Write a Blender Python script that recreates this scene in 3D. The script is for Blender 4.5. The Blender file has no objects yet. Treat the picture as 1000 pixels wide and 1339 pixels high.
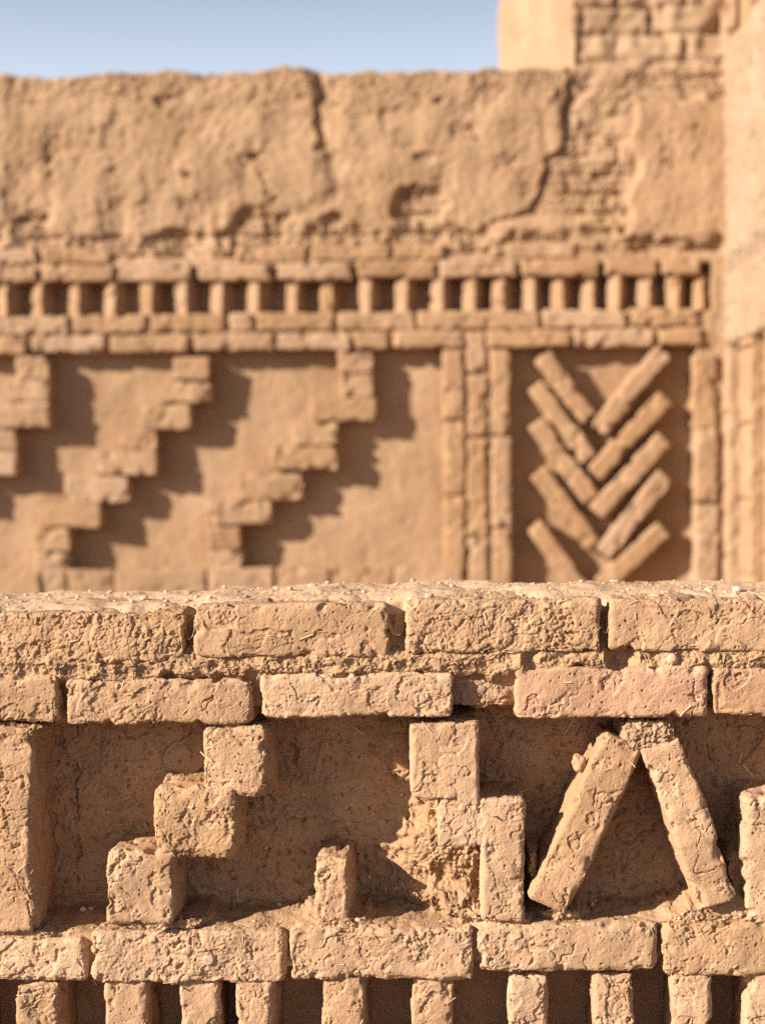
import bpy, math, random
import numpy as np
from mathutils import Matrix, Vector, Euler

R = math.radians
SC = bpy.context.scene
COL = SC.collection

# ------------------------------------------------------------------ camera
F = 2000.0                      # focal length in photograph pixels (1000 x 1339)
D1, D2 = 2.0, 5.0               # distance of the near and the far wall face
ZC = 1.62                       # eye height
cam_d = bpy.data.cameras.new("camera")
cam = bpy.data.objects.new("camera", cam_d)
COL.objects.link(cam)
cam_d.sensor_fit = 'HORIZONTAL'
cam_d.sensor_width = 24.0
cam_d.lens = 24.0 * F / 1000.0
cam_d.clip_end = 2000
CAMR = (Matrix.Rotation(R(2.5), 4, 'Z') @ Matrix.Rotation(R(88.0), 4, 'X') @ Matrix.Rotation(R(-0.45), 4, 'Z'))
cam.matrix_world = Matrix.Translation((0, 0, ZC)) @ CAMR
cam_d.dof.use_dof = True
cam_d.dof.focus_distance = 2.02
cam_d.dof.aperture_fstop = 2.55
SC.camera = cam

# ------------------------------------------------------------------ light
SUN = Vector((-1.78, -1.0, 0.88)).normalized()
w = bpy.data.worlds.new("World")
SC.world = w
w.use_nodes = True
nt = w.node_tree
bg = nt.nodes['Background']
sky = nt.nodes.new('ShaderNodeTexSky')
sky.sky_type = 'NISHITA'
sky.sun_disc = False
sky.sun_elevation = math.asin(SUN.z)
sky.sun_rotation = math.atan2(SUN.x, SUN.y)
sky.air_density = 1.0
sky.dust_density = 1.0
sky.ozone_density = 1.0
tc = nt.nodes.new('ShaderNodeTexCoord')
sx = nt.nodes.new('ShaderNodeSeparateXYZ')
mr = nt.nodes.new('ShaderNodeMapRange'); mr.interpolation_type = 'SMOOTHSTEP'
mr.inputs[1].default_value = -.02; mr.inputs[2].default_value = .42; mr.inputs[3].default_value = 1.0; mr.inputs[4].default_value = 0.0
mx = nt.nodes.new('ShaderNodeMix'); mx.data_type = 'RGBA'
mx.inputs[7].default_value = (12.6, 13.5, 15.4, 1)        # dusty air towards the horizon
nt.links.new(tc.outputs['Generated'], sx.inputs[0]); nt.links.new(sx.outputs[2], mr.inputs[0])
nt.links.new(mr.outputs[0], mx.inputs[0]); nt.links.new(sky.outputs[0], mx.inputs[6])
nt.links.new(mx.outputs[2], bg.inputs[0])
bg.inputs[1].default_value = 0.05
sd = bpy.data.lights.new("sun", 'SUN')
sd.energy = 5.0
sd.angle = R(0.55)
sd.color = (1.0, 0.91, 0.79)
so = bpy.data.objects.new("sun", sd)
COL.objects.link(so)
so.rotation_euler = SUN.to_track_quat('Z', 'Y').to_euler()
so.location = (-6, -3, 6)
SC.view_settings.view_transform = 'Standard'
SC.view_settings.look = 'None'
SC.view_settings.gamma = 1.0
SC.view_settings.exposure = 1.12
SC.cycles.use_denoising = False
SC.cycles.use_adaptive_sampling = False
SC.cycles.sample_clamp_indirect = 3.0
SC.cycles.sample_clamp_direct = 8.0
SC.cycles.max_bounces = 8
SC.cycles.diffuse_bounces = 5

# ------------------------------------------------------------------ pixel -> plane
RM = np.array(CAMR.to_3x3())


def P(px, py, Y):
    """world points on the plane y = Y behind photograph pixels"""
    px = np.asarray(px, float); py = np.asarray(py, float)
    d = np.stack([(px - 500) / F, -(py - 669.5) / F, -np.ones_like(px)], -1) @ RM.T
    t = Y / d[..., 1]
    q = d * t[..., None]
    q[..., 2] += ZC
    return q


# ------------------------------------------------------------------ noise
def _hash(i, j, k):
    h = (i * np.uint32(73856093)) ^ (j * np.uint32(19349663)) ^ (k * np.uint32(83492791))
    h ^= h >> np.uint32(13); h *= np.uint32(0x5bd1e995); h ^= h >> np.uint32(15)
    h *= np.uint32(0x27d4eb2d); h ^= h >> np.uint32(13)
    return h


def gn(Pn):
    """gradient noise, about -1..1"""
    Pn = np.asarray(Pn, np.float32)
    fl = np.floor(Pn)
    f = Pn - fl
    ii = fl.astype(np.int64).astype(np.uint32)
    u = f * f * f * (f * (f * 6 - 15) + 10)
    out = 0
    for dx in (0, 1):
        wx = u[:, 0] if dx else 1 - u[:, 0]
        for dy in (0, 1):
            wy = wx * (u[:, 1] if dy else 1 - u[:, 1])
            for dz in (0, 1):
                ww = wy * (u[:, 2] if dz else 1 - u[:, 2])
                h = _hash(ii[:, 0] + np.uint32(dx), ii[:, 1] + np.uint32(dy), ii[:, 2] + np.uint32(dz))
                gx = (h & np.uint32(1023)).astype(np.float32) / 511.5 - 1
                gy = ((h >> np.uint32(10)) & np.uint32(1023)).astype(np.float32) / 511.5 - 1
                gz = ((h >> np.uint32(20)) & np.uint32(1023)).astype(np.float32) / 511.5 - 1
                out = out + ww * (gx * (f[:, 0] - dx) + gy * (f[:, 1] - dy) + gz * (f[:, 2] - dz))
    return out * 1.5


def fbm(Pn, n=3, gain=.5):
    o = 0; a = 1
    for k in range(n):
        o = o + a * gn(Pn * (2.03 ** k) + 17.3 * k); a *= gain
    return o


def lumps(Pn):
    """rounded clods: 1 at clod centres, 0 in the creases (2x2x2 worley)"""
    Pn = np.asarray(Pn, np.float32)
    b = np.floor(Pn - .5)
    best = np.full(len(Pn), 9., np.float32); second = best.copy(); rnd = best * 0
    for dx in (0, 1):
        for dy in (0, 1):
            for dz in (0, 1):
                c = b + np.array([dx, dy, dz], np.float32)
                ii = c.astype(np.int64).astype(np.uint32)
                h = _hash(ii[:, 0], ii[:, 1], ii[:, 2])
                o = np.stack([(h & np.uint32(1023)), (h >> np.uint32(10)) & np.uint32(1023), (h >> np.uint32(20)) & np.uint32(1023)], -1).astype(np.float32) / 1023
                d = ((c + .15 + .7 * o - Pn) ** 2).sum(-1)
                second = np.minimum(second, np.maximum(best, d))
                rnd = np.where(d < best, ((h >> np.uint32(5)) & np.uint32(255)).astype(np.float32) / 255, rnd)
                best = np.minimum(best, d)
    return np.clip(np.sqrt(second) - np.sqrt(best), 0, 1), rnd


def sm(a, b, x):
    t = np.clip((x - a) / (b - a), 0, 1)
    return t * t * (3 - 2 * t)


def mud(Pw, S=1.0, crumb=0.0, smooth=0.0):
    """height of weathered straw-and-mud, in metres; crumb 0..1 more clods, smooth 0..1 calmer"""
    Pw = np.asarray(Pw, np.float32) / S
    wv = np.stack([gn(Pw / .016 + 5), gn(Pw / .016 + 31), gn(Pw / .016 + 77)], -1)
    wf = np.stack([gn(Pw / .005 + 15), gn(Pw / .005 + 131), gn(Pw / .005 + 177)], -1)
    Wp = Pw + .0050 * wv + .0014 * wf
    # where the skin has weathered away (rough) and where it is still trowelled (calm)
    rg_ = sm(-.12, .42, gn(Pw / .062 + 3) + .45 * gn(Pw / .024 + 6) - .30 * smooth + .35 * crumb)
    q_ = .10 + .90 * rg_
    m3 = sm(-.1, .45, gn(Pw / .03 + 40))
    h = .0030 * gn(Pw / .06) + .0011 * fbm(Pw / .02 + 8, 2)
    # flaked skin with sharp lips
    L = gn(Wp / np.array([.05, .04, .028], np.float32) + 11) * 2.6
    fl = np.floor(L)
    h = h + (.0015 * (fl + sm(0, .08, L - fl)) - .0009 * L) * q_
    # lost skin lies deeper than kept skin, with a ragged border
    h = h - .0022 * sm(.42, .56, rg_ + .35 * gn(Wp / .009 + 9))
    # hairline cracks
    h = h - .0034 * (1 - sm(.0, .020, np.abs(gn(Wp / .040 + 55)))) * sm(.0, .4, gn(Pw / .05 + 9))
    # small sharp pits anywhere, a few ragged pockets
    h = h - .0034 * sm(.51, .57, gn(Pw / .0036 + 21) + .15 * gn(Pw / .002)) * (.25 + .75 * m3)
    h = h - .0045 * sm(.60, .68, gn(Wp / .012 + 61) + .3 * gn(Pw / .004 + 2)) * q_
    # imprints of chopped straw: short grooves in several directions
    for q, (ca, sa) in enumerate(((.94, .34), (-.34, .94), (.64, -.77))):
        a = Wp[:, 0] * ca + Wp[:, 2] * sa; b = -Wp[:, 0] * sa + Wp[:, 2] * ca
        k = np.stack([a / .016, Wp[:, 1] / .006, b / .0034], -1)
        h = h - .0018 * sm(.52, .62, gn(k + 13 * q)) * (.12 + .88 * rg_)
    # crumbly clods of two sizes, angular
    ms = np.clip(crumb + .7 * sm(.25, .6, gn(Pw / .035 + 70)), 0, 1)
    l1, r1 = lumps(Wp / .0125 + .25 * gn(Pw / .006)[:, None])
    l2, r2 = lumps(Wp / .0056 + 7)
    h = h + ms * (.0034 * sm(0, .22, l1) * (.35 + r1) - .0034 + (.0017 * sm(0, .25, l2) * (.3 + r2) - .0013))
    # sandy grain
    h = h + (.00060 * gn(Pw / .0034 + 33) + .00050 * gn(Pw / .0020 + 3)) * (.35 + .5 * q_ + .4 * ms)
    return h * S


# ------------------------------------------------------------------ mesh helpers
def link_mesh(name, V, Q, mat, parent=None, smooth=True, T=None):
    """V (n,3) world; Q (m,4) quads, T (k,3) tris -> object with its origin at the middle of its base"""
    V = np.asarray(V, np.float64)
    o = np.array([(V[:, 0].min() + V[:, 0].max()) / 2, (V[:, 1].min() + V[:, 1].max()) / 2, V[:, 2].min()])
    me = bpy.data.meshes.new(name)
    me.vertices.add(len(V))
    me.vertices.foreach_set('co', (V - o).astype(np.float32).ravel())
    nq = 0 if Q is None else len(Q)
    ntri = 0 if T is None else len(T)
    loops = np.concatenate([np.asarray(Q, np.int32).ravel() if nq else np.zeros(0, np.int32),
                            np.asarray(T, np.int32).ravel() if ntri else np.zeros(0, np.int32)])
    me.loops.add(len(loops))
    me.loops.foreach_set('vertex_index', loops)
    me.polygons.add(nq + ntri)
    st = np.concatenate([np.arange(nq) * 4, nq * 4 + np.arange(ntri) * 3]).astype(np.int32)
    me.polygons.foreach_set('loop_start', st)
    me.polygons.foreach_set('use_smooth', np.full(nq + ntri, smooth))
    me.update(calc_edges=True)
    me.materials.append(mat)
    ob = bpy.data.objects.new(name, me)
    COL.objects.link(ob)
    ob.location = o
    if parent:
        ob.parent = parent
        ob.matrix_parent_inverse = parent.matrix_basis.inverted()
    return ob


def thing(name, loc, label, cat, group=None):
    e = bpy.data.objects.new(name, None)
    COL.objects.link(e)
    e.location = loc
    e['label'] = label; e['category'] = cat
    if group: e['group'] = group
    return e


def grid_quads(nr, nc, flip=False):
    a = (np.arange(nr - 1)[:, None] * nc + np.arange(nc - 1)[None, :]).ravel()
    q = np.stack([a, a + 1, a + nc + 1, a + nc], -1)
    return q[:, ::-1] if flip else q


def grid_normals(G):
    du = np.gradient(G, axis=1); dv = np.gradient(G, axis=0)
    n = np.cross(du, dv)
    return n / (np.linalg.norm(n, axis=-1, keepdims=True) + 1e-12)


def surf_axis(h, s):
    n = max(4, int(round(2 * h / s)))
    return np.linspace(-h, h, n + 1)


def depth_axis(h, s, grow):
    """dense at the front (-h), coarser behind"""
    a = [-h]; st = s
    while a[-1] < h:
        a.append(a[-1] + st); st = min(st * grow, s * 6)
    a = np.array(a)
    return -h + (a + h) * (2 * h) / (a[-1] + h)


def box_surface(ax, ay, az):
    """lattice surface of a box without its back; y runs from the front face into the wall"""
    nx, ny, nz = len(ax), len(ay), len(az)
    I, J, K = [], [], []
    quads = []
    base = 0

    def face(i, j, k, flip):
        nonlocal base
        r, c = i.shape
        I.append(i.ravel()); J.append(j.ravel()); K.append(k.ravel())
        quads.append(grid_quads(r, c, flip) + base)
        base += r * c
    gx, gz = np.meshgrid(np.arange(nx), np.arange(nz))
    face(gx, gx * 0, gz, False)                                  # front
    gx, gy = np.meshgrid(np.arange(nx), np.arange(ny))
    face(gx, gy, gx * 0 + nz - 1, False)                         # top
    face(gx, gy, gx * 0, True)                                   # bottom
    gy, gz = np.meshgrid(np.arange(ny), np.arange(nz))
    face(gy * 0, gy, gz, True)                                   # left
    face(gy * 0 + nx - 1, gy, gz, False)                         # right
    I = np.concatenate(I); J = np.concatenate(J); K = np.concatenate(K)
    key = (I.astype(np.int64) * ny + J) * nz + K
    u, first, inv = np.unique(key, return_index=True, return_inverse=True)
    V = np.stack([ax[I[first]], ay[J[first]], az[K[first]]], -1)
    return V, inv.ravel()[np.concatenate(quads)]


RNG = np.random.default_rng(7)
SURF = []                       # (points, normals) of near surfaces, to lay straw on


def brick(name, mat, parent, Y, rect=None, axis=None, wide=None, depth=.125, proud=0., r=.007, s=.0012, S=1.0,
          crumb=0., smooth=0., yaw=None, lean=None, amp=1., chip=1., keep=False, roll=0., fixed_z=None):
    """one mud brick. rect = pixel box of its face; or axis = two pixel points along it with its width in pixels"""
    if rect is not None:
        x0, y0, x1, y1 = rect
        tl, tr, bl, br = P([x0, x1, x0, x1], [y0, y0, y1, y1], Y)
        u = ((tr - tl) + (br - bl)) / 2; v = ((tl - bl) + (tr - br)) / 2
        c = (tl + tr + bl + br) / 4
    else:
        a, b = P([axis[0][0], axis[1][0]], [axis[0][1], axis[1][1]], Y)
        u = b - a; c = (a + b) / 2
        v = np.array([-u[2], 0, u[0]]); v = v / np.linalg.norm(v) * (wide / F * Y)
    hx, hz = np.linalg.norm(u) / 2, np.linalg.norm(v) / 2
    ang = math.atan2(u[2], u[0]) + R(roll)
    seed = RNG.uniform(-40, 40, 3)
    if yaw is None: yaw = RNG.normal(0, .9)
    if lean is None: lean = RNG.normal(0, .9)
    V, Q = box_surface(surf_axis(hx, s), depth_axis(depth / 2, s, 1.12), surf_axis(hz, s))
    h = np.array([hx, depth / 2, hz])
    N0 = gn(V / .03 + seed)
    rr = np.clip(r * (1 + .75 * N0), .35 * r, min(hx, hz) * .8)[:, None]
    lo = -(h - rr); hi = h - rr
    hi[:, 1] = depth / 2 + 1                       # no rounding at the back
    q = np.minimum(np.maximum(V, lo), hi)
    n = V - q
    n = n / (np.linalg.norm(n, axis=1, keepdims=True) + 1e-12)
    Pn = q + rr * n
    # the block itself is out of true
    wl = np.stack([gn(Pn / (.11 * S) + seed + 3), gn(Pn / (.11 * S) + seed + 23), gn(Pn / (.11 * S) + seed + 53)], -1)
    Pn = Pn + .0032 * S * amp * wl
    e = 1 - np.max(np.abs(n), axis=1)              # 0 on flats, up to .42 on edges
    ht = mud(Pn + seed * .37, S, crumb, smooth) * amp
    # edges: chipped and ragged
    near = np.sort(h[[0, 2]][None, :] - np.abs(V[:, [0, 2]]), axis=1)[:, 0]
    edge = np.clip(1 - near / (.016 * S), 0, 1)
    ch = sm(.18, .6, gn(Pn / (.022 * S) + seed + 99))
    ht = ht - chip * S * (.0075 * ch * edge + .005 * e * sm(-.1, .6, gn(Pn / (.011 * S) + seed)))
    Pn = Pn + n * ht[:, None]
    Rm = np.array((Matrix.Rotation(-ang, 3, 'Y') @ Matrix.Rotation(R(yaw), 3, 'Z') @ Matrix.Rotation(R(lean), 3, 'X')))
    Wd = Pn @ Rm.T + c + np.array([0, depth / 2 - proud, 0])
    ob = link_mesh(name, Wd, Q, mat, parent)
    if keep:
        SURF.append((Wd, n @ Rm.T))
    return ob


# ------------------------------------------------------------------ materials
def mud_material(name, base, var=.16, bump=1.0, grain=1.0, straw=.25, rnd=.10):
    m = bpy.data.materials.new(name)
    m.use_nodes = True
    t = m.node_tree; N = t.nodes; L = t.links
    b = N['Principled BSDF']
    b.inputs['Roughness'].default_value = .95
    b.inputs['Specular IOR Level'].default_value = .12
    geo = N.new('ShaderNodeNewGeometry')
    oi = N.new('ShaderNodeObjectInfo')

    def noise(scale, detail=4, rough=.6, dist=0.):
        n = N.new('ShaderNodeTexNoise')
        n.inputs['Scale'].default_value = scale; n.inputs['Detail'].default_value = detail
        n.inputs['Roughness'].default_value = rough; n.inputs['Distortion'].default_value = dist
        L.new(geo.outputs['Position'], n.inputs['Vector'])
        return n

    def ramp(src, a, b_, c0, c1):
        r = N.new('ShaderNodeMapRange')
        r.inputs[1].default_value = a; r.inputs[2].default_value = b_
        r.inputs[3].default_value = c0; r.inputs[4].default_value = c1
        L.new(src, r.inputs[0])
        return r.outputs[0]

    def mix(fac, a, b_, mode='MIX'):
        x = N.new('ShaderNodeMix'); x.data_type = 'RGBA'; x.blend_type = mode
        for sock, val in ((x.inputs[0], fac), (x.inputs[6], a), (x.inputs[7], b_)):
            if hasattr(val, 'links') or hasattr(val, 'is_linked'): L.new(val, sock)
            else: sock.default_value = val
        return x.outputs[2]
    c = np.array(base)
    dark = tuple(c * (1 - var * 1.3) * np.array([1., .95, .90])) + (1,)
    light = tuple(np.minimum(c * (1 + var) * np.array([1, 1.02, 1.05]), .9)) + (1,)
    n1 = noise(9 * grain, 5, .65, .4)
    col = mix(ramp(n1.outputs[0], .32, .68, 0, 1), dark, light)
    n2 = noise(60 * grain, 4, .7)
    col = mix(ramp(n2.outputs[0], .35, .7, 0, .55), col, tuple(c * np.array([1.06, .97, .90])) + (1,))
    # flecks of pale chaff and dark grit
    n3 = noise(420 * grain, 2, .5)
    col = mix(ramp(n3.outputs[0], .66, .72, 0, straw), col, tuple(np.minimum(c * 1.5, .85)) + (1,))
    n4 = noise(330 * grain, 2, .5)
    col = mix(ramp(n4.outputs[0], .68, .74, 0, .45), col, tuple(c * .45) + (1,))
    hs = N.new('ShaderNodeHueSaturation')
    L.new(col, hs.inputs['Color'])
    L.new(ramp(oi.outputs['Random'], 0, 1, 1 - rnd, 1 + rnd), hs.inputs['Value'])
    L.new(ramp(oi.outputs['Random'], 0, 1, 1.06, .94), hs.inputs['Saturation'])
    L.new(hs.outputs[0], b.inputs['Base Color'])
    nb1 = noise(260 * grain, 6, .72)
    nb2 = noise(900 * grain, 3, .6)
    b1 = N.new('ShaderNodeBump'); b1.inputs['Strength'].default_value = .75 * bump; b1.inputs['Distance'].default_value = .0022 / grain
    b2 = N.new('ShaderNodeBump'); b2.inputs['Strength'].default_value = .5 * bump; b2.inputs['Distance'].default_value = .0007 / grain
    L.new(nb1.outputs[0], b1.inputs['Height']); L.new(nb2.outputs[0], b2.inputs['Height'])
    L.new(b1.outputs[0], b2.inputs['Normal']); L.new(b2.outputs[0], b.inputs['Normal'])
    return m


def plain(name, col, rough=.8, spec=.2):
    m = bpy.data.materials.new(name); m.use_nodes = True
    b = m.node_tree.nodes['Principled BSDF']
    b.inputs['Base Color'].default_value = (*col, 1)
    b.inputs['Roughness'].default_value = rough
    b.inputs['Specular IOR Level'].default_value = spec
    return m


MUD = (.430, .272, .162)
M_BRICK = mud_material('sun_dried_mud', MUD)
M_PINK = mud_material('reddish_mud', (.43, .254, .152), .13)
M_MORT = mud_material('mud_mortar', (.405, .257, .150), .16, 1.2, 1.0, .4, 0)
M_CAP = mud_material('pale_crusted_mud', (.50, .325, .198), .14, .6, 1.0, .4, 0)
M_FAR = mud_material('far_mud_brick', (.335, .212, .124), .12, .35, .4, .0, .06)
M_PLAS = mud_material('far_mud_plaster', (.335, .214, .124), .15, .35, .4, .0, 0)
M_PALE = mud_material('pale_plaster', (.325, .232, .158), .10, .4, .4, .0, .03)
M_SAND = mud_material('packed_sand', (.17, .080, .034), .12, .6, .3, .1, 0)
M_STRAW = plain('dry_straw', (.56, .38, .215), .6)
M_SHELL = plain('bleached_shell', (.46, .32, .21), .6, .4)
M_STONE = mud_material('mud_pebble', (.52, .35, .22), .1, 1, 2, .1, .1)
M_WHITE = mud_material('pale_pebble', (.56, .42, .31), .08, .7, 2, .1, .05)

# ------------------------------------------------------------------ ground
gx = np.linspace(-1, 1, 81); gx = np.sign(gx) * np.abs(gx) ** 3 * 400
GX, GY = np.meshgrid(gx, gx)
GZ = .02 * gn(np.stack([GX.ravel() / 3, GY.ravel() / 3, GX.ravel() * 0], -1)).reshape(GX.shape)
g = link_mesh('ground', np.stack([GX, GY, GZ], -1).reshape(-1, 3), grid_quads(81, 81), M_SAND)
g['kind'] = 'structure'

# ==================================================================== near wall
near = thing('mudbrick_parapet', (0, D1, 0), 'low tan mud brick wall in sharp focus with an A shape in its niche', 'wall')
YA = lambda x: 946 - 10 * x / 1000          # underside of the second course
YB = lambda x: 1221 - 15 * x / 1000         # niche floor
YC = lambda x: 1288 - 12 * x / 1000         # underside of the bottom course

W1 = 'coping_brick'
kw = dict(keep=True)
for x0, y0, x1, y1, cr, sm_ in ((-262, 803, -14, 872, .1, 0), (-6, 800, 243, 869, .35, 0), (253, 790, 507, 862, 0, .3), (529, 785, 785, 856, .3, 0),
                                (797, 783, 1047, 851, .05, .2), (1058, 780, 1310, 850, .1, .1)):
    brick(W1, M_BRICK, near, D1, (x0, y0, x1, y1), depth=.25, crumb=cr, smooth=sm_, r=.007, yaw=RNG.normal(0, .4), lean=RNG.normal(0, .4), **kw)
W2 = 'course_brick'
for x0, y0, x1, y1, cr, sm_, m in ((-172, 882, 80, 945, 0, .2, M_BRICK), (86, 888, 332, 948, .15, 0, M_BRICK), (341, 879, 594, 938, .1, 0, M_BRICK),
                                   (675, 872, 926, 940, 0, .5, M_PINK), (934, 872, 1190, 935, 0, .4, M_PINK)):
    brick(W2, m, near, D1, (x0, y0, x1, y1), depth=.13, crumb=cr, smooth=sm_, proud=RNG.uniform(0, .004), **kw)
brick(W2, M_MORT, near, D1, (597, 884, 668, 930), depth=.13, crumb=.5, proud=-.016, r=.016, chip=2, **kw)
for x0, y0, x1, y1, cr, sm_ in ((-142, 1226, 115, 1285, 0, .2), (120, 1217, 371, 1287, .25, 0), (378, 1214, 620, 1283, .05, .2),
                                (625, 1209, 861, 1273, .0, .4), (866, 1207, 1118, 1278, .1, .3)):
    brick(W2, M_BRICK, near, D1, (x0, y0, x1, y1), depth=.13, crumb=cr, smooth=sm_, proud=RNG.uniform(0, .004), r=.010, **kw)
for x0, x1 in ((-210, 40), (48, 300), (308, 560), (568, 815), (823, 1075), (1083, 1330)):
    brick(W2, M_BRICK, near, D1, (x0, 1396, x1, 1462), depth=.13, s=.003)
W3 = 'jamb_brick'
brick(W3, M_BRICK, near, D1, (-50, 954, 43, 1221), depth=.125, crumb=.1, r=.008, **kw)
W4 = 'step_brick'
brick(W4, M_BRICK, near, D1, (263, 950, 351, 1047), depth=.125, crumb=.1, r=.011, **kw)
brick(W4, M_MORT, near, D1, (199, 1028, 309, 1127), depth=.125, crumb=.18, r=.013, chip=1.2, roll=1, yaw=0, lean=0, **kw)
brick(W4, M_BRICK, near, D1, (139, 1115, 227, 1213), depth=.125, crumb=.05, smooth=.3, r=.009, **kw)
brick(W4, M_BRICK, near, D1, (411, 1124, 458, 1214), depth=.125, crumb=.25, r=.009, proud=-.012, **kw)
jn = dict(depth=.125, yaw=0, lean=0, proud=0, chip=.5, amp=.8, keep=True)
brick(W4, M_BRICK, near, D1, (536, 945, 598, 1047), smooth=.2, r=.007, **jn)
brick(W4, M_BRICK, near, D1, (571, 944, 626, 1109), smooth=.3, r=.006, **jn)
brick(W4, M_BRICK, near, D1, (608, 1046, 652, 1108), smooth=.2, r=.006, **jn)
brick(W4, M_BRICK, near, D1, (629, 1045, 685, 1206), smooth=.2, r=.007, roll=-.5, **jn)
brick('mud_lump', M_MORT, near, D1, (812, 940, 884, 994), depth=.12, crumb=.8, r=.02, proud=-.004, chip=2, **kw)
brick(W4, M_BRICK, near, D1, (975, 1041, 1060, 1212), depth=.125, smooth=.1, r=.010, **kw)
brick(W4, M_BRICK, near, D1, (1062, 955, 1145, 1045), depth=.125, **kw)
W5 = 'slanted_brick'
brick(W5, M_BRICK, near, D1, axis=((713, 1186), (818, 972)), wide=57, depth=.12, smooth=.2, r=.008, yaw=2, lean=0, **kw)
brick(W5, M_BRICK, near, D1, axis=((861, 972), (942, 1187)), wide=55, depth=.12, smooth=.4, r=.008, yaw=-1, lean=0, **kw)
W6 = 'lattice_brick'
for x0, x1 in ((-86, -30), (22, 77), (136, 193), (232, 286), (309, 360), (421, 480), (538, 593), (665, 721), (775, 831), (880, 934), (975, 1031), (1088, 1142)):
    xm = (x0 + x1) / 2
    brick(W6, M_BRICK, near, D1, (x0, YC(xm) - 4, x1, 1394), depth=.13, crumb=.15 * RNG.random(), proud=-.004, r=.009, roll=RNG.normal(0, .8), **kw)

# --- mud filling between and behind the bricks, one worked sheet
rows = np.concatenate([np.arange(806, 925, 1.4), np.arange(925, 945, .9), np.arange(945, 1196, 1.5), np.arange(1196, 1226, .5),
                       np.arange(1226, 1268, 2.2), np.arange(1268, 1292, 1.0), np.arange(1292, 1384, 2.2), np.arange(1384, 1400, 1.), np.arange(1400, 1470, 4.)])
cols = np.arange(-260, 1262, 1.5)
PX, PY = np.meshgrid(cols, rows)
base = P(PX, PY, D1)
fl3 = lambda a: np.asarray(a).reshape(-1, 3)
b3 = fl3(base)
nA = gn(b3 / .04 + 3).reshape(PX.shape); nB = gn(b3 / .018 + 13).reshape(PX.shape); nC = gn(b3 / .09 + 23).reshape(PX.shape)
ja = PX * 0
niche = sm(-14, -8, PY - YA(PX)) * (1 - sm(-9, 4, PY - YB(PX) + 5 * nA))
dent = sm(-16, -9, PY - YC(PX)) * (1 - sm(1388, 1396, PY))
niche_d = .110 + .006 * nC + .003 * nA
dep = .024 + niche * (niche_d - .024) + dent * (.105 - .024)
crb = .25 + 0 * PX
band = np.exp(-(((PY - (877 - 14 * PX / 1000)) / 21) ** 4))
fillb = band * sm(-.55, -.05, nC + .5 * nA + .28)
dep = dep - (1 - niche) * (1 - dent) * .015 * sm(.05, .35, nC + .5 * nA)
dep = dep + fillb * (-.001 + .006 * nB + .004 * nA - dep)
crb = np.maximum(crb, band)
# mud worked into corners and joints: x, y, rx, ry, depth
KB = 0 * PX
BLOBS = [(300, 953, 44, 13, .006), (580, 950, 40, 11, .008), (15, 952, 60, 12, .008),
         (632, 905, 42, 34, .018), (520, 838, 16, 40, .022), (246, 862, 22, 16, .016),
         (600, 1135, 105, 85, .070), (585, 1190, 95, 22, .055), (628, 1196, 60, 26, .022), 
         (735, 1202, 44, 14, .020), (700, 1150, 14, 34, .030), (955, 1188, 50, 34, .014), (970, 1150, 22, 50, .028), (905, 1204, 40, 14, .016), 
         (190, 1214, 60, 12, .006), (240, 1212, 40, 10, .012), (25, 1226, 60, 12, .006), (436, 1212, 50, 14, .004), (654, 1205, 60, 14, .006), (1010, 1206, 50, 14, .006),
         (214, 1119, 14, 8, .014), (274, 1038, 14, 8, .012), (330, 1298, 26, 14, .03), (1240, 900, 30, 30, .01),
         (120, 1288, 14, 8, .02), (480, 1216, 40, 8, .012)]
for bx, by, rx, ry, dv in BLOBS:
    big = rx > 85
    dd = np.sqrt(((PX - bx) / rx) ** 2 + ((PY - by) / ry) ** 2) + (.10 if big else .30) * nB + (.06 if big else .2) * nA
    k = 1 - sm(.25 if big else .55, 1.15, dd)
    if big: KB = np.maximum(KB, k)
    tgt = np.minimum(dep, dv + .0015 * nB + .004 * nA)
    dep = dep + k * (tgt - dep)
    crb = np.maximum(crb, k * .9)
crb = np.where(niche * (crb < .5) > .5, .18, crb)
for pts in (((72, 950), (75, 1000), (70, 1050), (76, 1100), (72, 1150), (78, 1200)), ((362, 948), (366, 985), (374, 1018), (380, 1030))):
    pts = np.array(pts, float)
    cxp = np.interp(PY, pts[:, 1], pts[:, 0]) + 7 * nB + 6 * nA
    inr = sm(pts[0, 1] - 4, pts[0, 1] + 8, PY) * (1 - sm(pts[-1, 1] - 8, pts[-1, 1] + 4, PY))
    dep = dep + .009 * np.exp(-((PX - cxp) / 1.5) ** 2) * inr * niche * sm(-.5, .1, nB + nA)
base = base.copy(); base[..., 1] += dep
nrm = -grid_normals(base)
nrm = np.where((nrm[..., 1:2] > 0) & (np.abs(nrm[..., 1:2]) > .5), -nrm, nrm)
if nrm[5, 5, 1] > 0: nrm = -nrm
b3 = fl3(base)
hh = mud(b3, 1.0, 0, 0) ; hc = mud(b3 + 3.3, .85, .7, 0) + .8 * mud(b3 + 7.3, .42, 1., 0)
cr = crb.ravel()
nk = (niche * (dep > .08)).ravel()
wq = b3 + .02 * np.stack([gn(b3 / .06 + 5), gn(b3 / .06 + 9), gn(b3 / .06 + 19)], -1)
hh = hh + nk * (.0030 * gn(wq / np.array([.05, .05, .007]) + 3) + .0020 * gn(wq / np.array([.006, .02, .04]) + 31) - .0050 * sm(.58, .64, gn(b3 / .0065 + 88)) - .007 * sm(.62, .68, gn(wq / .014 + 8))
                - .006 * (1 - sm(0, .035, np.abs(gn(wq / .05 + 77)))) * sm(.0, .3, gn(b3 / .06 + 50)) + .0035 * sm(.3, .6, gn(b3 / .012 + 120)))
hgt = hh * (1 - cr) + hc * cr
kb = KB.ravel()
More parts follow.
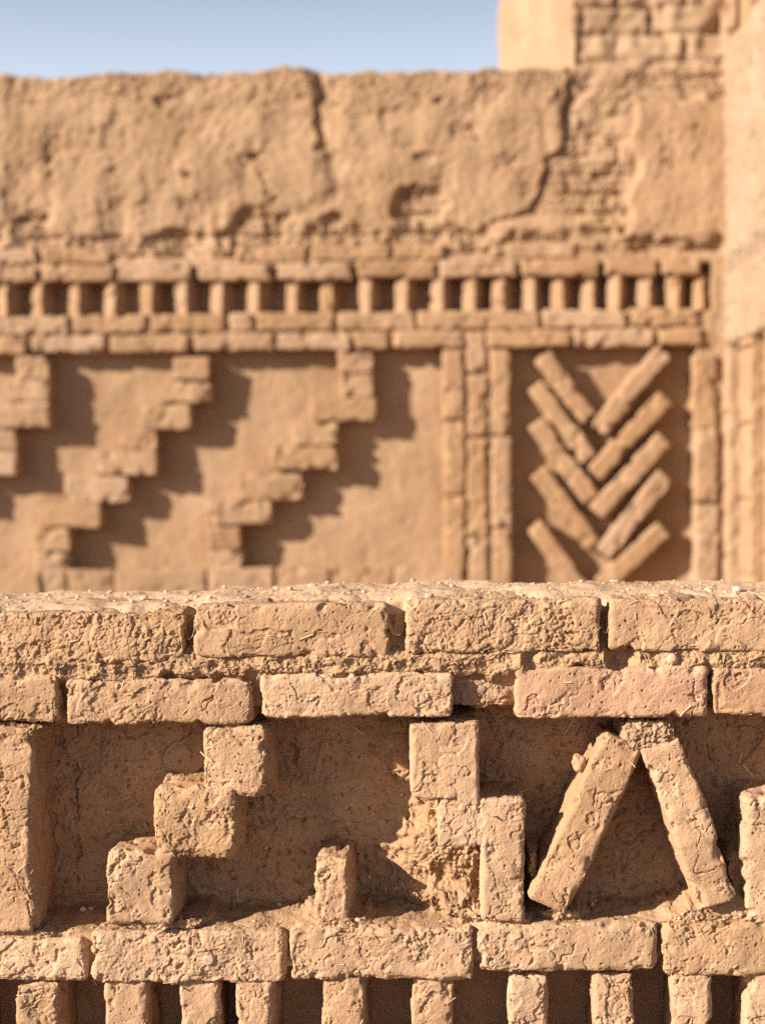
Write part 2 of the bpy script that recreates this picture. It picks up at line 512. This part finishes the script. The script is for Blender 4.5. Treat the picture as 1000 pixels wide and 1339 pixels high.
hgt = hgt + kb * (.0060 * fbm(b3 / .020 + 6, 4, .6) + .0045 * (sm(0, .3, lumps(b3 / .0085 + .3 * gn(b3 / .006)[:, None])[0]) - .7) + .003 * np.abs(gn(b3 / np.array([.004, .02, .02]))))
Vm = b3 + fl3(nrm) * hgt[:, None]
# the niche walls are cracked mud
link_mesh('mud_filling', Vm, grid_quads(len(rows), len(cols), True), M_MORT, near)
sel = (np.abs(PX.ravel() - 500) < 520)
SURF.append((Vm[sel], fl3(nrm)[sel]))

# --- crusted top of the wall
xs = np.arange(-260, 1262, 2.2)
ys = np.concatenate([np.arange(.006, .06, .002), np.arange(.06, .262, .004)])
top0 = P(xs, np.interp(xs, [-260, 238, 262, 500, 540, 1260], [802, 799, 790, 788.5, 785, 782]), D1)
TX = np.repeat(top0[None, :, 0], len(ys), 0); TZ = np.repeat(top0[None, :, 2], len(ys), 0)
TY = D1 + np.repeat(ys[:, None], len(xs), 1)
pt = np.stack([TX, TY, TZ], -1)
f3 = fl3(pt)
lift = .004 + .005 * gn(f3 / .11 + 8) + .003 * gn(f3 / .035 + 2)
lift = lift - .016 * (1 - sm(.000, .085, f3[:, 1] - D1 + .010 * gn(f3 / .03 + 50)))
for gx_, gw_ in ((-10, 6), (248, 8), (518, 13), (791, 7), (1052, 7)):
    lift = lift - .030 * np.exp(-((np.tile(xs, len(ys)) - gx_ + 4 * gn(f3 / .02 + 4)) / gw_) ** 4) * (1 - sm(.020, .055, f3[:, 1] - D1 + .02 * gn(f3 / .03 + 60)))
hx_ = .8 * mud(f3 + 1.7, 1.0, .12, .3)
f3[:, 2] += lift + hx_
link_mesh('mud_crust', f3, grid_quads(len(ys), len(xs)), M_CAP, near)
TOPV = f3.reshape(len(ys), len(xs), 3)


# --- the body of the wall behind and below
def slab(name, x0, x1, y0, y1, z0, z1, mat, parent, s=.04, amp=.004, S=2.0):
    ax = np.linspace(x0, x1, max(3, int((x1 - x0) / s))); ay = np.linspace(y0, y1, max(3, int((y1 - y0) / s))); az = np.linspace(z0, z1, max(3, int((z1 - z0) / s)))
    V, Q = box_surface(ax, ay, az)
    V = V + amp * np.stack([gn(V / .1 + 3), gn(V / .1 + 33), gn(V / .1 + 63)], -1)
    nb = len(V)
    # back
    cx = [(x0, y1, z0), (x1, y1, z0), (x1, y1, z1), (x0, y1, z1)]
    V = np.concatenate([V, np.array(cx)]); Q = np.concatenate([Q, [[nb + 1, nb, nb + 3, nb + 2]]])
    return link_mesh(name, V, Q, mat, parent)


zt = TOPV[0, 0, 2]
zb = float(P(500, 1440, D1)[2])
xl, xr = float(P(-262, 900, D1)[0]), float(P(1310, 900, D1)[0])
slab('wall_core', xl, xr, D1 + .125, D1 + .262, 0, zt - .05, M_MORT, near)
slab('wall_base', xl, xr, D1 + .012, D1 + .262, -.05, zb, M_MORT, near)

# --- straw pressed into the mud
rs = random.Random(3)


def tubes(paths, rad, sides=5):
    V, Q = [], []
    b = 0
    for pts, r_ in paths:
        pts = np.array(pts)
        t = np.gradient(pts, axis=0); t /= np.linalg.norm(t, axis=1, keepdims=True) + 1e-9
        ref = np.array([.3, .5, .8]); a = np.cross(t, ref); a /= np.linalg.norm(a, axis=1, keepdims=True) + 1e-9
        c = np.cross(t, a)
        for k in range(sides):
            an = 2 * math.pi * k / sides
            V.append(pts + r_ * (math.cos(an) * a + math.sin(an) * c))
        n = len(pts)
        for k in range(sides):
            k2 = (k + 1) % sides
            i = np.arange(n - 1)
            Q.append(np.stack([b + k * n + i, b + k2 * n + i, b + k2 * n + i + 1, b + k * n + i + 1], -1))
        b += n * sides
    return np.concatenate(V), np.concatenate(Q)


AP = np.concatenate([a for a, _ in SURF]); AN = np.concatenate([b for _, b in SURF])
ok = (AN[:, 1] < -.55) & (AP[:, 1] < D1 + .12)
AP = AP[ok]; AN = AN[ok]
paths = []
rg = np.random.default_rng(11)
idx = rg.integers(0, len(AP), 620)
for ii in idx:
    p, n = AP[ii], AN[ii]
    deep = p[1] > D1 + .035
    L = rg.uniform(.005, .020) * (1.9 if deep and rg.random() < .5 else 1)
    an = rg.uniform(0, math.pi)
    d = np.array([math.cos(an), 0, math.sin(an)]); d = d - n * d.dot(n); d /= np.linalg.norm(d)
    bend = np.cross(n, d) * rg.normal(0, .07)
    tt = np.linspace(-.5, .5, 6)
    tilt = rg.normal(0, .10) if rg.random() < .85 else rg.uniform(.2, .6)
    pts = [p + d * L * t + bend * L * (t * t * 2) + n * (.0002 + tilt * L * t) for t in tt]
    paths.append((pts, (rg.uniform(.0003, .0006) if rg.random() < .8 else rg.uniform(.0008, .0012)) * (1.4 if deep else 1)))
V, Q = tubes(paths, .0004)
o = link_mesh('straw', V, Q, M_STRAW, near)
o['kind'] = 'stuff'


# --- pebbles, clods, shells
def stone_mesh(c, rad, seed, flat=.7, n=9, rough=.25):
    th = np.linspace(0, math.pi, n); ph = np.linspace(0, 2 * math.pi, 2 * n + 1)[:-1]
    T_, F_ = np.meshgrid(th, ph, indexing='ij')
    U = np.stack([np.sin(T_) * np.cos(F_), np.sin(T_) * np.sin(F_), np.cos(T_)], -1).reshape(-1, 3)
    k = 1 + rough * gn(U * 1.1 + seed) + rough * .5 * gn(U * 2.6 + seed)
    V = U * k[:, None] * rad * np.array([1.15, .95, flat]) + c
    m = 2 * n
    q = []
    for i in range(n - 1):
        for j in range(m):
            q.append((i * m + j, (i + 1) * m + j, (i + 1) * m + (j + 1) % m, i * m + (j + 1) % m))
    return V, np.array(q)


def top_at(px, back):
    j = int(np.argmin(np.abs(xs - px))); i = int(np.argmin(np.abs(ys - back)))
    return TOPV[i, j]


V_, Q_ = [], []; b = 0
nkp = Vm[(nk > .9) & sel]
for k in range(190):
    p = nkp[rg.integers(0, len(nkp))]; rad = .0008 + .0020 * rg.random() ** 3
    v, q = stone_mesh(p + [0, -rad * .3, 0], rad, rg.uniform(-50, 50), .8, 5, .3)
    V_.append(v); Q_.append(q + b); b += len(v)
o = link_mesh('grit', np.concatenate(V_), np.concatenate(Q_), M_WHITE, near)
o['kind'] = 'stuff'
V_, Q_ = [], []; b = 0
for k in range(420):
    px = rg.uniform(-120, 1120); bk = rg.uniform(.012, .255)
    p = top_at(px, bk); rad = .0010 + .0028 * rg.random() ** 3
    v, q = stone_mesh(p + [0, 0, rad * .35], rad, rg.uniform(-50, 50), .75, 5, .3)
    V_.append(v); Q_.append(q + b); b += len(v)
# crumbs that have fallen onto the niche floor and ledges
fy = (PY.ravel() > YB(PX.ravel()) - 7) & (PY.ravel() < YB(PX.ravel()) + 3) & sel
fp = Vm[fy]
for k in range(160):
    p = fp[rg.integers(0, len(fp))]; rad = .0009 + .0026 * rg.random() ** 3
    v, q = stone_mesh(p + [0, 0, rad * .3], rad, rg.uniform(-50, 50), .75, 5, .3)
    V_.append(v); Q_.append(q + b); b += len(v)
o = link_mesh('crumbs', np.concatenate(V_), np.concatenate(Q_), M_CAP)
o['kind'] = 'stuff'; o['label'] = 'loose mud crumbs scattered over the wall top and ledges'; o['category'] = 'crumbs'

for px, bk, rad, mat, lab in ((391, .20, .0062, M_STONE, 'rounded tan pebble on the wall top above the plain second coping brick'),
                              (983, .10, .0060, M_WHITE, 'pale cream pebble on the wall top at the right end'),
                              (862, .045, .0075, M_STONE, 'dark shadowed clod at the front edge of the right coping brick'),
                              (828, .235, .0080, M_STONE, 'largest lump of dry mud on the back edge above the A shape'),
                              (170, .10, .0050, M_STONE, 'small flat chip of mud on the crumbly left coping brick'),
                              (560, .05, .0052, M_STONE, 'small clod beside the joint between the middle coping bricks'),
                              (946, .12, .0036, M_WHITE, 'tiny white pebble on the right coping brick beside a cream one')):
    p = top_at(px, bk)
    v, q = stone_mesh(p + [0, 0, rad * .4], rad, px * .37, .75, 14, .28)
    o = link_mesh('pebble', v, q, mat)
    o['label'] = lab; o['category'] = 'pebble'; o['group'] = 'pebbles on the wall top'


def front_at(px, py):
    """near-wall surface point in front at a pixel"""
    q = P(px, py, D1)
    d2 = (AP[:, 0] - q[0]) ** 2 + (AP[:, 2] - q[2]) ** 2
    near_ = np.where(d2 < .004 ** 2)[0]
    return AP[near_[np.argmin(AP[near_, 1])]] if len(near_) else q


p = P(757, 998, D1 + .028)
v, q = stone_mesh(p, .0085, 2.2, 1.3, 16, .35)
link_mesh('mud_lump', v, q, M_BRICK, near)
p = front_at(882, 863)
v, q = stone_mesh(p + [0, .002, 0], .0068, 4.4, 1.15, 14, .16)
link_mesh('pebble', v, q, M_STONE, near)
# snail shell in the bottom course
p = front_at(272, 1258) + np.array([0, .0035, 0])
vv, qq, b = [], [], 0
turns = np.linspace(0, 2 * math.pi * 2.2, 60)
ctr = []
for a in turns:
    f = a / turns[-1]
    ctr.append((p + np.array([math.cos(a) * .0062 * f, -.002 + .004 * f - .003, math.sin(a) * .0062 * f]), .0006 + .0034 * f))
for k, (c, r_) in enumerate(ctr):
    a = turns[k]
    rad_dir = np.array([math.cos(a), 0, math.sin(a)])
    for j in range(10):
        an = 2 * math.pi * j / 10
        vv.append(c + r_ * (math.cos(an) * rad_dir + math.sin(an) * np.array([0, 1, 0])))
for k in range(len(ctr) - 1):
    for j in range(10):
        qq.append((k * 10 + j, k * 10 + (j + 1) % 10, (k + 1) * 10 + (j + 1) % 10, (k + 1) * 10 + j))
link_mesh('snail_shell', np.array(vv), np.array(qq), M_SHELL, near)
for i, (px, py, r_) in enumerate(((94, 1205, .0042), (105, 1205, .0030), (472, 1209, .0045))):
    k = (np.abs(PX.ravel() - px) < 6) & (np.abs(PY.ravel() - (YB(px) - 2)) < 4)
    p = Vm[np.where(k)[0][0]]
    v, q = stone_mesh(p + [0, 0, r_ * .4], r_, i * 3.1, .8, 10, .15)
    o = link_mesh('pebble', v, q, M_WHITE)
    o['label'] = ('white pebble on the left niche floor, bigger of a pair', 'white pebble on the left niche floor, smaller of a pair', 'pale pebble on the niche floor beside the small upright brick')[i]
    o['category'] = 'pebble'; o['group'] = 'pebbles on the niche floor'

# ==================================================================== far wall
far = thing('mudbrick_wall', (-.2, D2, 0), 'tall blurred mud brick wall with stepped panels, lattice row and eroded plaster top', 'wall')
FS = dict(s=.0055, S=1.9, r=.010, depth=.09)
TL = lambda x: -12.5 * x / 1000             # courses rise to the right


def frow(name, joints, y0, y1, **k):
    for x0, x1 in joints:
        xm = (x0 + x1) / 2
        a = dict(FS); a.update(k); pr = a.pop('proud_', 0)
        brick(name, M_FAR, far, D2, (x0, y0 + TL(xm), x1, y1 + TL(xm)), proud=pr + RNG.uniform(-.002, .006), amp=.7, yaw=RNG.normal(0, 1.2), lean=RNG.normal(0, 1.2), **a)


frow('course_brick', ((-150, -55), (-50, 48), (53, 149), (154, 251), (259, 357), (362, 460), (466, 569), (575, 677), (681, 784), (790, 860), (864, 916)), 347, 371)
frow('course_brick', ((-150, -58), (-52, 47), (54, 142), (308, 402), (408, 512), (516, 581), (640, 752)), 323, 346, proud=-.004) if False else None
for x0, x1 in ((-52, 47), (54, 142), (308, 402), (408, 512), (516, 581), (640, 752)):
    brick('course_brick', M_FAR, far, D2, (x0, 324 + TL((x0 + x1) / 2), x1, 346 + TL((x0 + x1) / 2)), proud=-.004, amp=.8, **FS)
frow('course_brick', ((-110, -12), (-8, 89), (95, 191), (196, 293), (299, 331), (336, 436), (442, 542), (546, 706), (711, 818), (821, 916)), 413, 438)
frow('course_brick', ((-160, -64), (-60, 35), (40, 138), (145, 246), (253, 357), (361, 459), (464, 509), (513, 606), (637, 747), (750, 856), (860, 918)), 439, 463)
frow('course_brick', ((-150, -40), (-36, 55), (58, 88), (90, 149), (151, 270), (272, 358), (361, 430), (432, 514), (515, 606)), 747, 790, proud_=.010, chip=.5, r=.007)
# lattice row of short bricks turned towards the sun
for x in (-90, -42, 7, 53, 101, 148, 196, 241, 289, 337, 386, 432, 483, 532, 578, 620, 658, 697, 735, 773, 810, 848, 887, 921):
    wdt = 9.5 if x < 900 else 8
    a = dict(FS); a.update(depth=.085, s=.005, r=.006)
    brick('lattice_brick', M_FAR, far, D2, (x - wdt, 368 + TL(x), x + wdt, 417 + TL(x)), proud=-.012, amp=.6, yaw=-24 + RNG.normal(0, 3), **a)
# stepped bricks
ST1 = [(228, 467, 273, 497), (208, 498, 275, 527), (187, 528, 249, 562), (158, 563, 204, 590), (122, 590, 205, 622), (85, 623, 168, 657), (50, 658, 132, 690), (47, 691, 92, 722), (47, 722, 90, 760)]
ST2 = [(443, 459, 487, 488), (447, 488, 488, 519), (408, 520, 490, 551), (385, 552, 440, 583), (356, 583, 440, 614), (310, 618, 396, 654), (270, 655, 354, 687), (272, 688, 315, 720), (272, 720, 316, 757)]
ST0 = [(20, 466, 63, 496), (8, 497, 64, 526), (-20, 527, 65, 560), (-50, 561, 20, 590), (-92, 590, 21, 622), (-130, 623, -46, 657)]
for sset in (ST0, ST1, ST2):
    for r_ in sset:
        a = dict(FS); a.update(r=.007, depth=.085)
        brick('step_brick', M_FAR, far, D2, (r_[0] - 1, r_[1], r_[2] + 1, r_[3] + .5), amp=.7, chip=.9, yaw=RNG.normal(0, .5), lean=RNG.normal(0, .5), proud=.004 + RNG.uniform(-.003, .005), **a)
# upright frame bricks
for x0, x1, ys_ in ((578, 607, (457, 550, 648, 772, 860)), (609, 636, (432, 490, 572, 703, 800, 880)), (640, 667, (458, 570, 690, 800, 880)), (906, 938, (462, 560, 660, 770, 870))):
    for i in range(len(ys_) - 1):
        sh = (ys_[i] - 450) * .012
        brick('frame_brick', M_FAR, far, D2, (x0 + sh, ys_[i] + 1, x1 + sh, ys_[i + 1] - 1), amp=.75, proud=RNG.uniform(-.002, .006), **FS)
# herringbone
HB = [((708, 464), (772, 549)), ((699, 503), (771, 600)), ((701, 552), (775, 654)), ((703, 616), (777, 714)), ((699, 686), (764, 778)),
      ((869, 458), (783, 563)), ((871, 520), (777, 621)), ((871, 573), (779, 671)), ((871, 621), (788, 725)), ((870, 690), (786, 768))]
for i, (a_, b_) in enumerate(HB):
    if a_[0] > b_[0]: a_, b_ = b_, a_
    a = dict(FS); a.update(depth=.085, r=.009)
    brick('herringbone_brick', M_FAR, far, D2, axis=(a_, b_), wide=25, amp=.6, proud=.004, yaw=0, lean=0, **a)

# --- the worked face of the far wall: plaster above, recessed panels below
YTOPX = np.array([-400, 0, 60, 150, 240, 330, 372, 405, 425, 520, 640, 760, 960]); YTOPY = np.array([104, 99, 103, 97, 95, 98, 87, 92, 98, 95, 92, 90, 88])
cols = np.arange(-400, 953, 2.1)
rows = np.concatenate([np.arange(88, 352, 2.1), np.arange(352, 362, 1.), np.arange(362, 398, 2.5), np.arange(398, 420, 1.0), np.arange(420, 445, 2.5), np.arange(445, 466, 1.0),
                       np.arange(466, 735, 2.6), np.arange(735, 764, 1.), np.arange(764, 900, 5.), np.arange(900, 1330, 30)])
PX, PY = np.meshgrid(cols, rows)
yt = np.interp(cols, YTOPX, YTOPY)
yt = yt + 3.0 * gn(np.stack([cols / 26, cols * 0, cols * 0], -1)) + 1.6 * gn(np.stack([cols / 9, cols * 0 + 4, cols * 0], -1))
PYs = np.where(PY < 200, 200 - (200 - PY) * (200 - yt)[None, :] / (200 - 88), PY)
base = P(PX, PYs, D2)
b3 = fl3(base)
sh = PX.shape
g1 = gn(b3 / .25 + 3).reshape(sh); g2 = gn(b3 / .10 + 13).reshape(sh); g3 = gn(b3 / .045 + 23).reshape(sh); g4 = gn(b3 / np.array([.07, .07, .5]) + 5).reshape(sh)
T_ = TL(PX)
yl = PY - T_
dep = .014 + 0 * PX
lat = sm(352, 360, yl) * (1 - sm(408, 418, yl)) * (PX < 930)
dep = dep + lat * (.095 - .014)
p1 = sm(452, 460, yl) * (1 - sm(748, 754, yl)) * (1 - sm(583, 590, PX))
p2 = sm(452, 460, yl) * sm(660, 664, PX) * (1 - sm(908, 913, PX))
pan = np.maximum(p1, p2)
dep = dep + pan * (.073 + .004 * g2 + .003 * g1 - .014)
# plaster coat on the upper part, with fallen areas that show bricks
cr_x = np.array([0, 0, 1, 1, 1]) 
crack_y = np.array([60, 105, 150, 188, 205, 228, 240, 262, 272, 290]); crack_x = np.array([748, 744, 737, 741, 722, 711, 712, 706, 692, 640])
g5 = gn(b3 / .02 + 43).reshape(sh); g6 = gn(b3 / np.array([.035, .1, .22]) + 15).reshape(sh)
cxl = np.interp(PYs, crack_y, crack_x) + 7 * g3 + 3 * g5
right_bare = sm(-2, 3, PX - cxl) * (1 - sm(270, 300, PYs))
low = sm(300, 332, PYs + 26 * g2 + 16 * g3 - 8 * g1)
patch = PX * 0
for ax_, ay_, rx, ry in ((345, 305, 62, 40), (440, 315, 75, 34), (548, 270, 38, 34), (560, 318, 60, 30), (40, 300, 26, 40), (235, 320, 46, 22), (120, 325, 60, 14), (500, 330, 80, 20), (700, 330, 70, 26), (815, 180, 70, 62), (790, 250, 40, 60), (870, 325, 60, 16)):
    patch = np.maximum(patch, 1 - sm(.6, 1.0, np.sqrt(((PX - ax_) / rx) ** 2 + ((PYs - ay_) / ry) ** 2) + .45 * g2 + .3 * g3))
smooth_r = sm(822, 834, PX + 14 * g2) * sm(122, 134, PYs + 10 * g3) * (1 - sm(308, 320, PYs + 14 * g3))
bare = np.clip(np.maximum(np.maximum(low, patch), right_bare * .8), 0, 1) * (1 - smooth_r)
up = 1 - sm(330, 350, yl)
# brick relief where bare
rowh = 25.; rr = (yl - 12) / rowh; rid = np.floor(rr); fr = rr - rid
bx = (PX + (rid % 2) * 52 + 7 * np.sin(rid * 5.1)) / 100.; fb = bx - np.floor(bx)
joint = np.maximum(1 - sm(.0, .14, np.minimum(fr, 1 - fr) + .05 * g3), 1 - sm(.0, .035, np.minimum(fb, 1 - fb) + .012 * g3))
ub = PX > 750
up_d = -.004 + bare * (.018 + .020 * joint * (.6 + g2 * .6)) + .007 * g1 + .006 * g2 * (1 - .4 * bare) + .003 * g4 + .004 * g6 * sm(.0, .4, g1)
flk = gn(b3 / .15 + .22 * np.stack([g3.ravel(), g2.ravel(), g5.ravel()], -1) + 33).reshape(sh)
up_d = up_d + (1 - bare) * (.0035 * sm(.10, .14, flk) + .004 * sm(.34, .38, flk + .2 * g3)) * (1 - smooth_r)
# deep crack, weathered pockets, a broken notch at the top
up_d = up_d + .026 * np.exp(-((PX - cxl) / 2.2) ** 2) * sm(95, 110, PYs) * (1 - sm(268, 285, PYs))
ncx = 405 + np.interp(PYs, (90, 120, 150, 190, 230), (0, 8, 2, 16, 22)) + 7 * g3 + 3 * g5
wc = np.abs(gn(b3 / .16 + .25 * np.stack([g3.ravel(), g2.ravel(), g5.ravel()], -1) + 71).reshape(sh))
up_d = up_d + .012 * (1 - sm(0, .035, wc)) * sm(.0, .3, g1 + .4 * g2)
up_d = up_d + .015 * np.exp(-((PX - ncx - 4) / 6.0) ** 2) * (1 - sm(150, 215, PYs)) + .018 * sm(-2, 4, PX - ncx) * (1 - sm(10, 50, PX - ncx)) * (1 - sm(120, 260, PYs))
for hx0, hy0, hr, hd in ((213, 130, 13, .03), (330, 202, 6, .04), (242, 224, 5, .04), (418, 190, 8, .04), (66, 208, 8, .04), (556, 205, 12, .03), (575, 130, 7, .03), (150, 222, 6, .02), (60, 283, 10, .035), (312, 290, 7, .04), (362, 288, 5, .04), (533, 248, 9, .04), (410, 300, 10, .03), (790, 258, 6, .025), (835, 107, 6, .04)):
    up_d = up_d + .5 * hd * (1 - sm(.5, 1.3, np.sqrt(((PX - hx0 + 7 * g3 + 3 * g5) / hr) ** 2 + ((PYs - hy0 + 6 * g2 + 4 * g5) / (hr * .55)) ** 2) + .5 * g5))
dep = dep * (1 - up) + up * up_d
base = base.copy(); base[..., 1] += dep
# over the top and down behind
front = base[::-1]                                # bottom -> top
top = front[-1]
ext = []
for yo, zo in ((.02, .012), (.05, .016), (.10, .018), (.20, .012), (.34, .004), (.38, -.03), (.40, -.2), (.40, -1.4), (.40, -3.2)):
    q = top.copy(); q[:, 1] = D2 + yo; q[:, 2] = np.maximum(top[:, 2] + zo + .012 * gn(np.stack([top[:, 0] / .12, top[:, 0] * 0 + yo * 7, top[:, 0] * 0], -1)) * (zo > -.1), -.1); ext.append(q)
full = np.concatenate([front, np.stack(ext)], 0)
nrm = grid_normals(full)
if nrm[20, 20, 1] > 0: nrm = -nrm
f3 = fl3(full)
crv = np.concatenate([np.clip(bare * up * .8 + .2 * up + .6 * up * (1 - sm(100, 150, PYs + 30 * g1)), 0, 1)[::-1].ravel(), np.full(len(ext) * len(cols), .2)])
V = f3 + fl3(nrm) * ((.55 * mud(f3, 2.2, 0, .4) + .0018 * gn(f3 / np.array([.03, .03, .12])) + .003 * gn(f3 / .022)) * (1 - crv) + crv * mud(f3 + 2, 2.0, 1., 0))[:, None] * (.9 - .45 * np.concatenate([pan[::-1].ravel(), np.zeros(len(ext) * len(cols))]))[:, None]
V[:, 2] = np.maximum(V[:, 2], -.1)
link_mesh('mud_plaster', V, grid_quads(full.shape[0], full.shape[1]), M_PLAS, far)

# ==================================================================== corner tower, side wall, farther pier


def wall_sheet(name, mat, parent, path, z0, z1, s=.008, relief=None, S=2.2, taper=0., amp=1., smooth=True):
    """a closed upright shell over a plan path (list of xy, outside on the right hand), tapered, with a capped top"""
    pts = []; tag_ = []
    path = [np.array(p, float) for p in path]
    for i in range(len(path)):
        a, b_ = path[i], path[(i + 1) % len(path)]
        n = max(2, int(np.linalg.norm(b_ - a) / s))
        for k in range(n):
            pts.append(a + (b_ - a) * k / n); tag_.append((i, np.linalg.norm(b_ - a) * k / n))
    pts.append(path[0]); tag_.append((0, 0))
    pts = np.array(pts); cen = np.mean(path, axis=0)
    zs = np.arange(z0, z1 + s, s * 1.2)
    G = np.zeros((len(zs), len(pts), 3))
    for r_, z in enumerate(zs):
        k = 1 - taper * (z - z0)
        G[r_, :, :2] = cen + (pts - cen) * k; G[r_, :, 2] = z
    edge_i = np.array([t[0] for t in tag_]); edge_s = np.array([t[1] for t in tag_])
    # soften the arrises by averaging along the path
    for _ in range(3):
        G[:, 1:-1, :2] = (G[:, :-2, :2] + 2 * G[:, 1:-1, :2] + G[:, 2:, :2]) / 4
    n = grid_normals(G)
    n[:, 0] = n[:, -1] = n[:, 1]
    f = fl3(G)
    outw = ((G[..., :2] - cen) * n[..., :2]).sum(-1).mean()
    if outw < 0: n = -n
    h = mud(f, S, .15, .2) * amp + .006 * gn(f / .2)
    if relief is not None:
        h = h + relief(np.tile(edge_i, len(zs)), np.tile(edge_s, len(zs)), f)
    V = f + fl3(n) * h[:, None]
    Q = grid_quads(len(zs), len(pts))
    ci = len(V)
    V = np.concatenate([V, [[cen[0], cen[1], z1 + .02]]])
    last = (len(zs) - 1) * len(pts)
    T = np.array([[last + i, last + i + 1, ci] for i in range(len(pts) - 1)])
    return link_mesh(name, V, Q, mat, parent, T=T, smooth=smooth)


ztw0 = float(P(800, 112, D2)[2]); ztw1 = float(P(800, -160, D2)[2])
xa = float(P(750, 60, D2)[0]); xb = float(P(966, 60, D2)[0])
Yk = 6.2
xk = float(P(645, 60, Yk)[0])


def tower_relief(ei, es, f):
    front = (ei == 0)
    rz = (f[:, 2] - ztw0) / .085; rid = np.floor(rz); fr = rz - rid
    bx = (f[:, 0] + (rid % 2) * .11) / .22; fb = bx - np.floor(bx)
    j = np.maximum(1 - sm(0, .12, np.minimum(fr, 1 - fr) + .06 * gn(f / .06)), 1 - sm(0, .05, np.minimum(fb, 1 - fb) + .03 * gn(f / .05 + 9)))
    return np.where(front, -.026 * j * sm(-.5, .2, gn(f / .15 + 4)) - .012 * sm(.1, .4, gn(f / .11 + 14)) - .01 * sm(0, .5, gn(f / .07)), 0)


tower = thing('corner_tower', (xa, D2, 0), 'blurred tower above the plastered wall with a bright smooth flank and worn brick face', 'tower')
wall_sheet('tower_body', M_PLAS, tower, [(xa, D2 + .012), (xb, D2 + .012), (xb, Yk + .3), (xk + .02, Yk)], ztw0 - .25, ztw1, relief=tower_relief)

# side wall that comes towards the camera on the right, lit full on
xs0 = float(P(942, 500, D2)[0])
side = thing('side_wall', (xs0, D2 - .6, 0), 'pale sunlit side wall at the right edge with upright brick ribs', 'wall')
zs1 = float(P(962, 66, D2)[2])
zn = float(P(950, 452, D2)[2])      # top of its recessed panels
zd = float(P(955, 350, D2)[2])


def side_relief(ei, es, f):
    on = (ei == 3)
    y = f[:, 1]
    t = (D2 - y)
    groove = np.zeros(len(f))
    for y0, y1 in ((-.05, 1.45),):
        groove = np.maximum(groove, sm(y0, y0 + .015, t) * (1 - sm(y1 - .015, y1, t)))
    gz = groove * (1 - sm(zn - .02, zn, f[:, 2])) * sm(zn - .95, zn - .93, f[:, 2])
    holes = np.exp(-((f[:, 2] - zd) / .026) ** 4) * (np.abs(((t / .085) % 1) - .5) < .27)
    courses = np.exp(-(((f[:, 2] - zd + .06) / .008) ** 2)) * .4
    rz = (f[:, 2] - zd) / .062; fr = rz - np.floor(rz)
    cj = (1 - sm(0, .12, np.minimum(fr, 1 - fr) + .05 * gn(f / .05))) * sm(-.3, .2, gn(f / .2 + 7)) * (f[:, 2] < zd + .25)
    return np.where(on, -.095 * gz - .06 * holes - .005 * cj + .010 * gn(f / .3) - .005 * sm(.2, .5, gn(f / .08 + 3)), 0)


wall_sheet('wall_face', M_PALE, side, [(xs0, 2.9), (xs0 + .55, 2.9), (xs0 + .55, D2 + .25), (xs0 + .015, D2 + .25)], -.05, zs1, s=.009, relief=side_relief, taper=-.004, smooth=False)
for t0, t1 in ((-.03, .050), (.245, .405), (.615, .77), (.97, 1.13), (1.33, 1.47)):
    wd = (t1 - t0) / 2
    V, Q = box_surface(surf_axis(wd, .008), depth_axis(.05, .006, 1.05), surf_axis(.468, .010))
    rd = np.clip(1 - (wd - np.abs(V[:, 0])) / .012, 0, 1) * np.clip(1 - (V[:, 1] + .05) / .012, 0, 1)
    V = V + np.stack([0 * rd, .008 * rd ** 2, 0 * rd], -1)
    cs = np.floor((V[:, 2] + .468 + t0) / .23 + .2 * gn(V[:, [0, 0, 0]] / .3)); fr_ = (V[:, 2] + .468 + t0) / .23; fr_ = np.abs(fr_ - np.round(fr_))
    V[:, 1] += .012 * (1 - sm(.0, .05, fr_))                       # joints between the stacked bricks
    V = V[:, [1, 0, 2]]
    V = V + .005 * np.stack([gn(V / .05 + 9 * t0), gn(V / .05 + 31 + t0), 0 * rd], -1) + .003 * np.stack([gn(V / .018 + t0), gn(V / .018 + 3), 0 * rd], -1)
    V = V + np.array([xs0 + .062, D2 - (t0 + t1) / 2, zn - .47])
    link_mesh('upright_rib', V, Q[:, ::-1], M_FAR, side, smooth=False)

# another pier behind the corner
pier = thing('brick_pier', (1.3, D2 - .15, zs1), 'tan blurred pier standing on the pale side wall at the top right corner', 'pier')
wall_sheet('pier_body', M_FAR, pier, [(.943, D2 - .15), (1.7, D2 - .15), (1.7, 5.7), (.943, 5.7)], zs1 - .06, ztw1 + .1, s=.012)
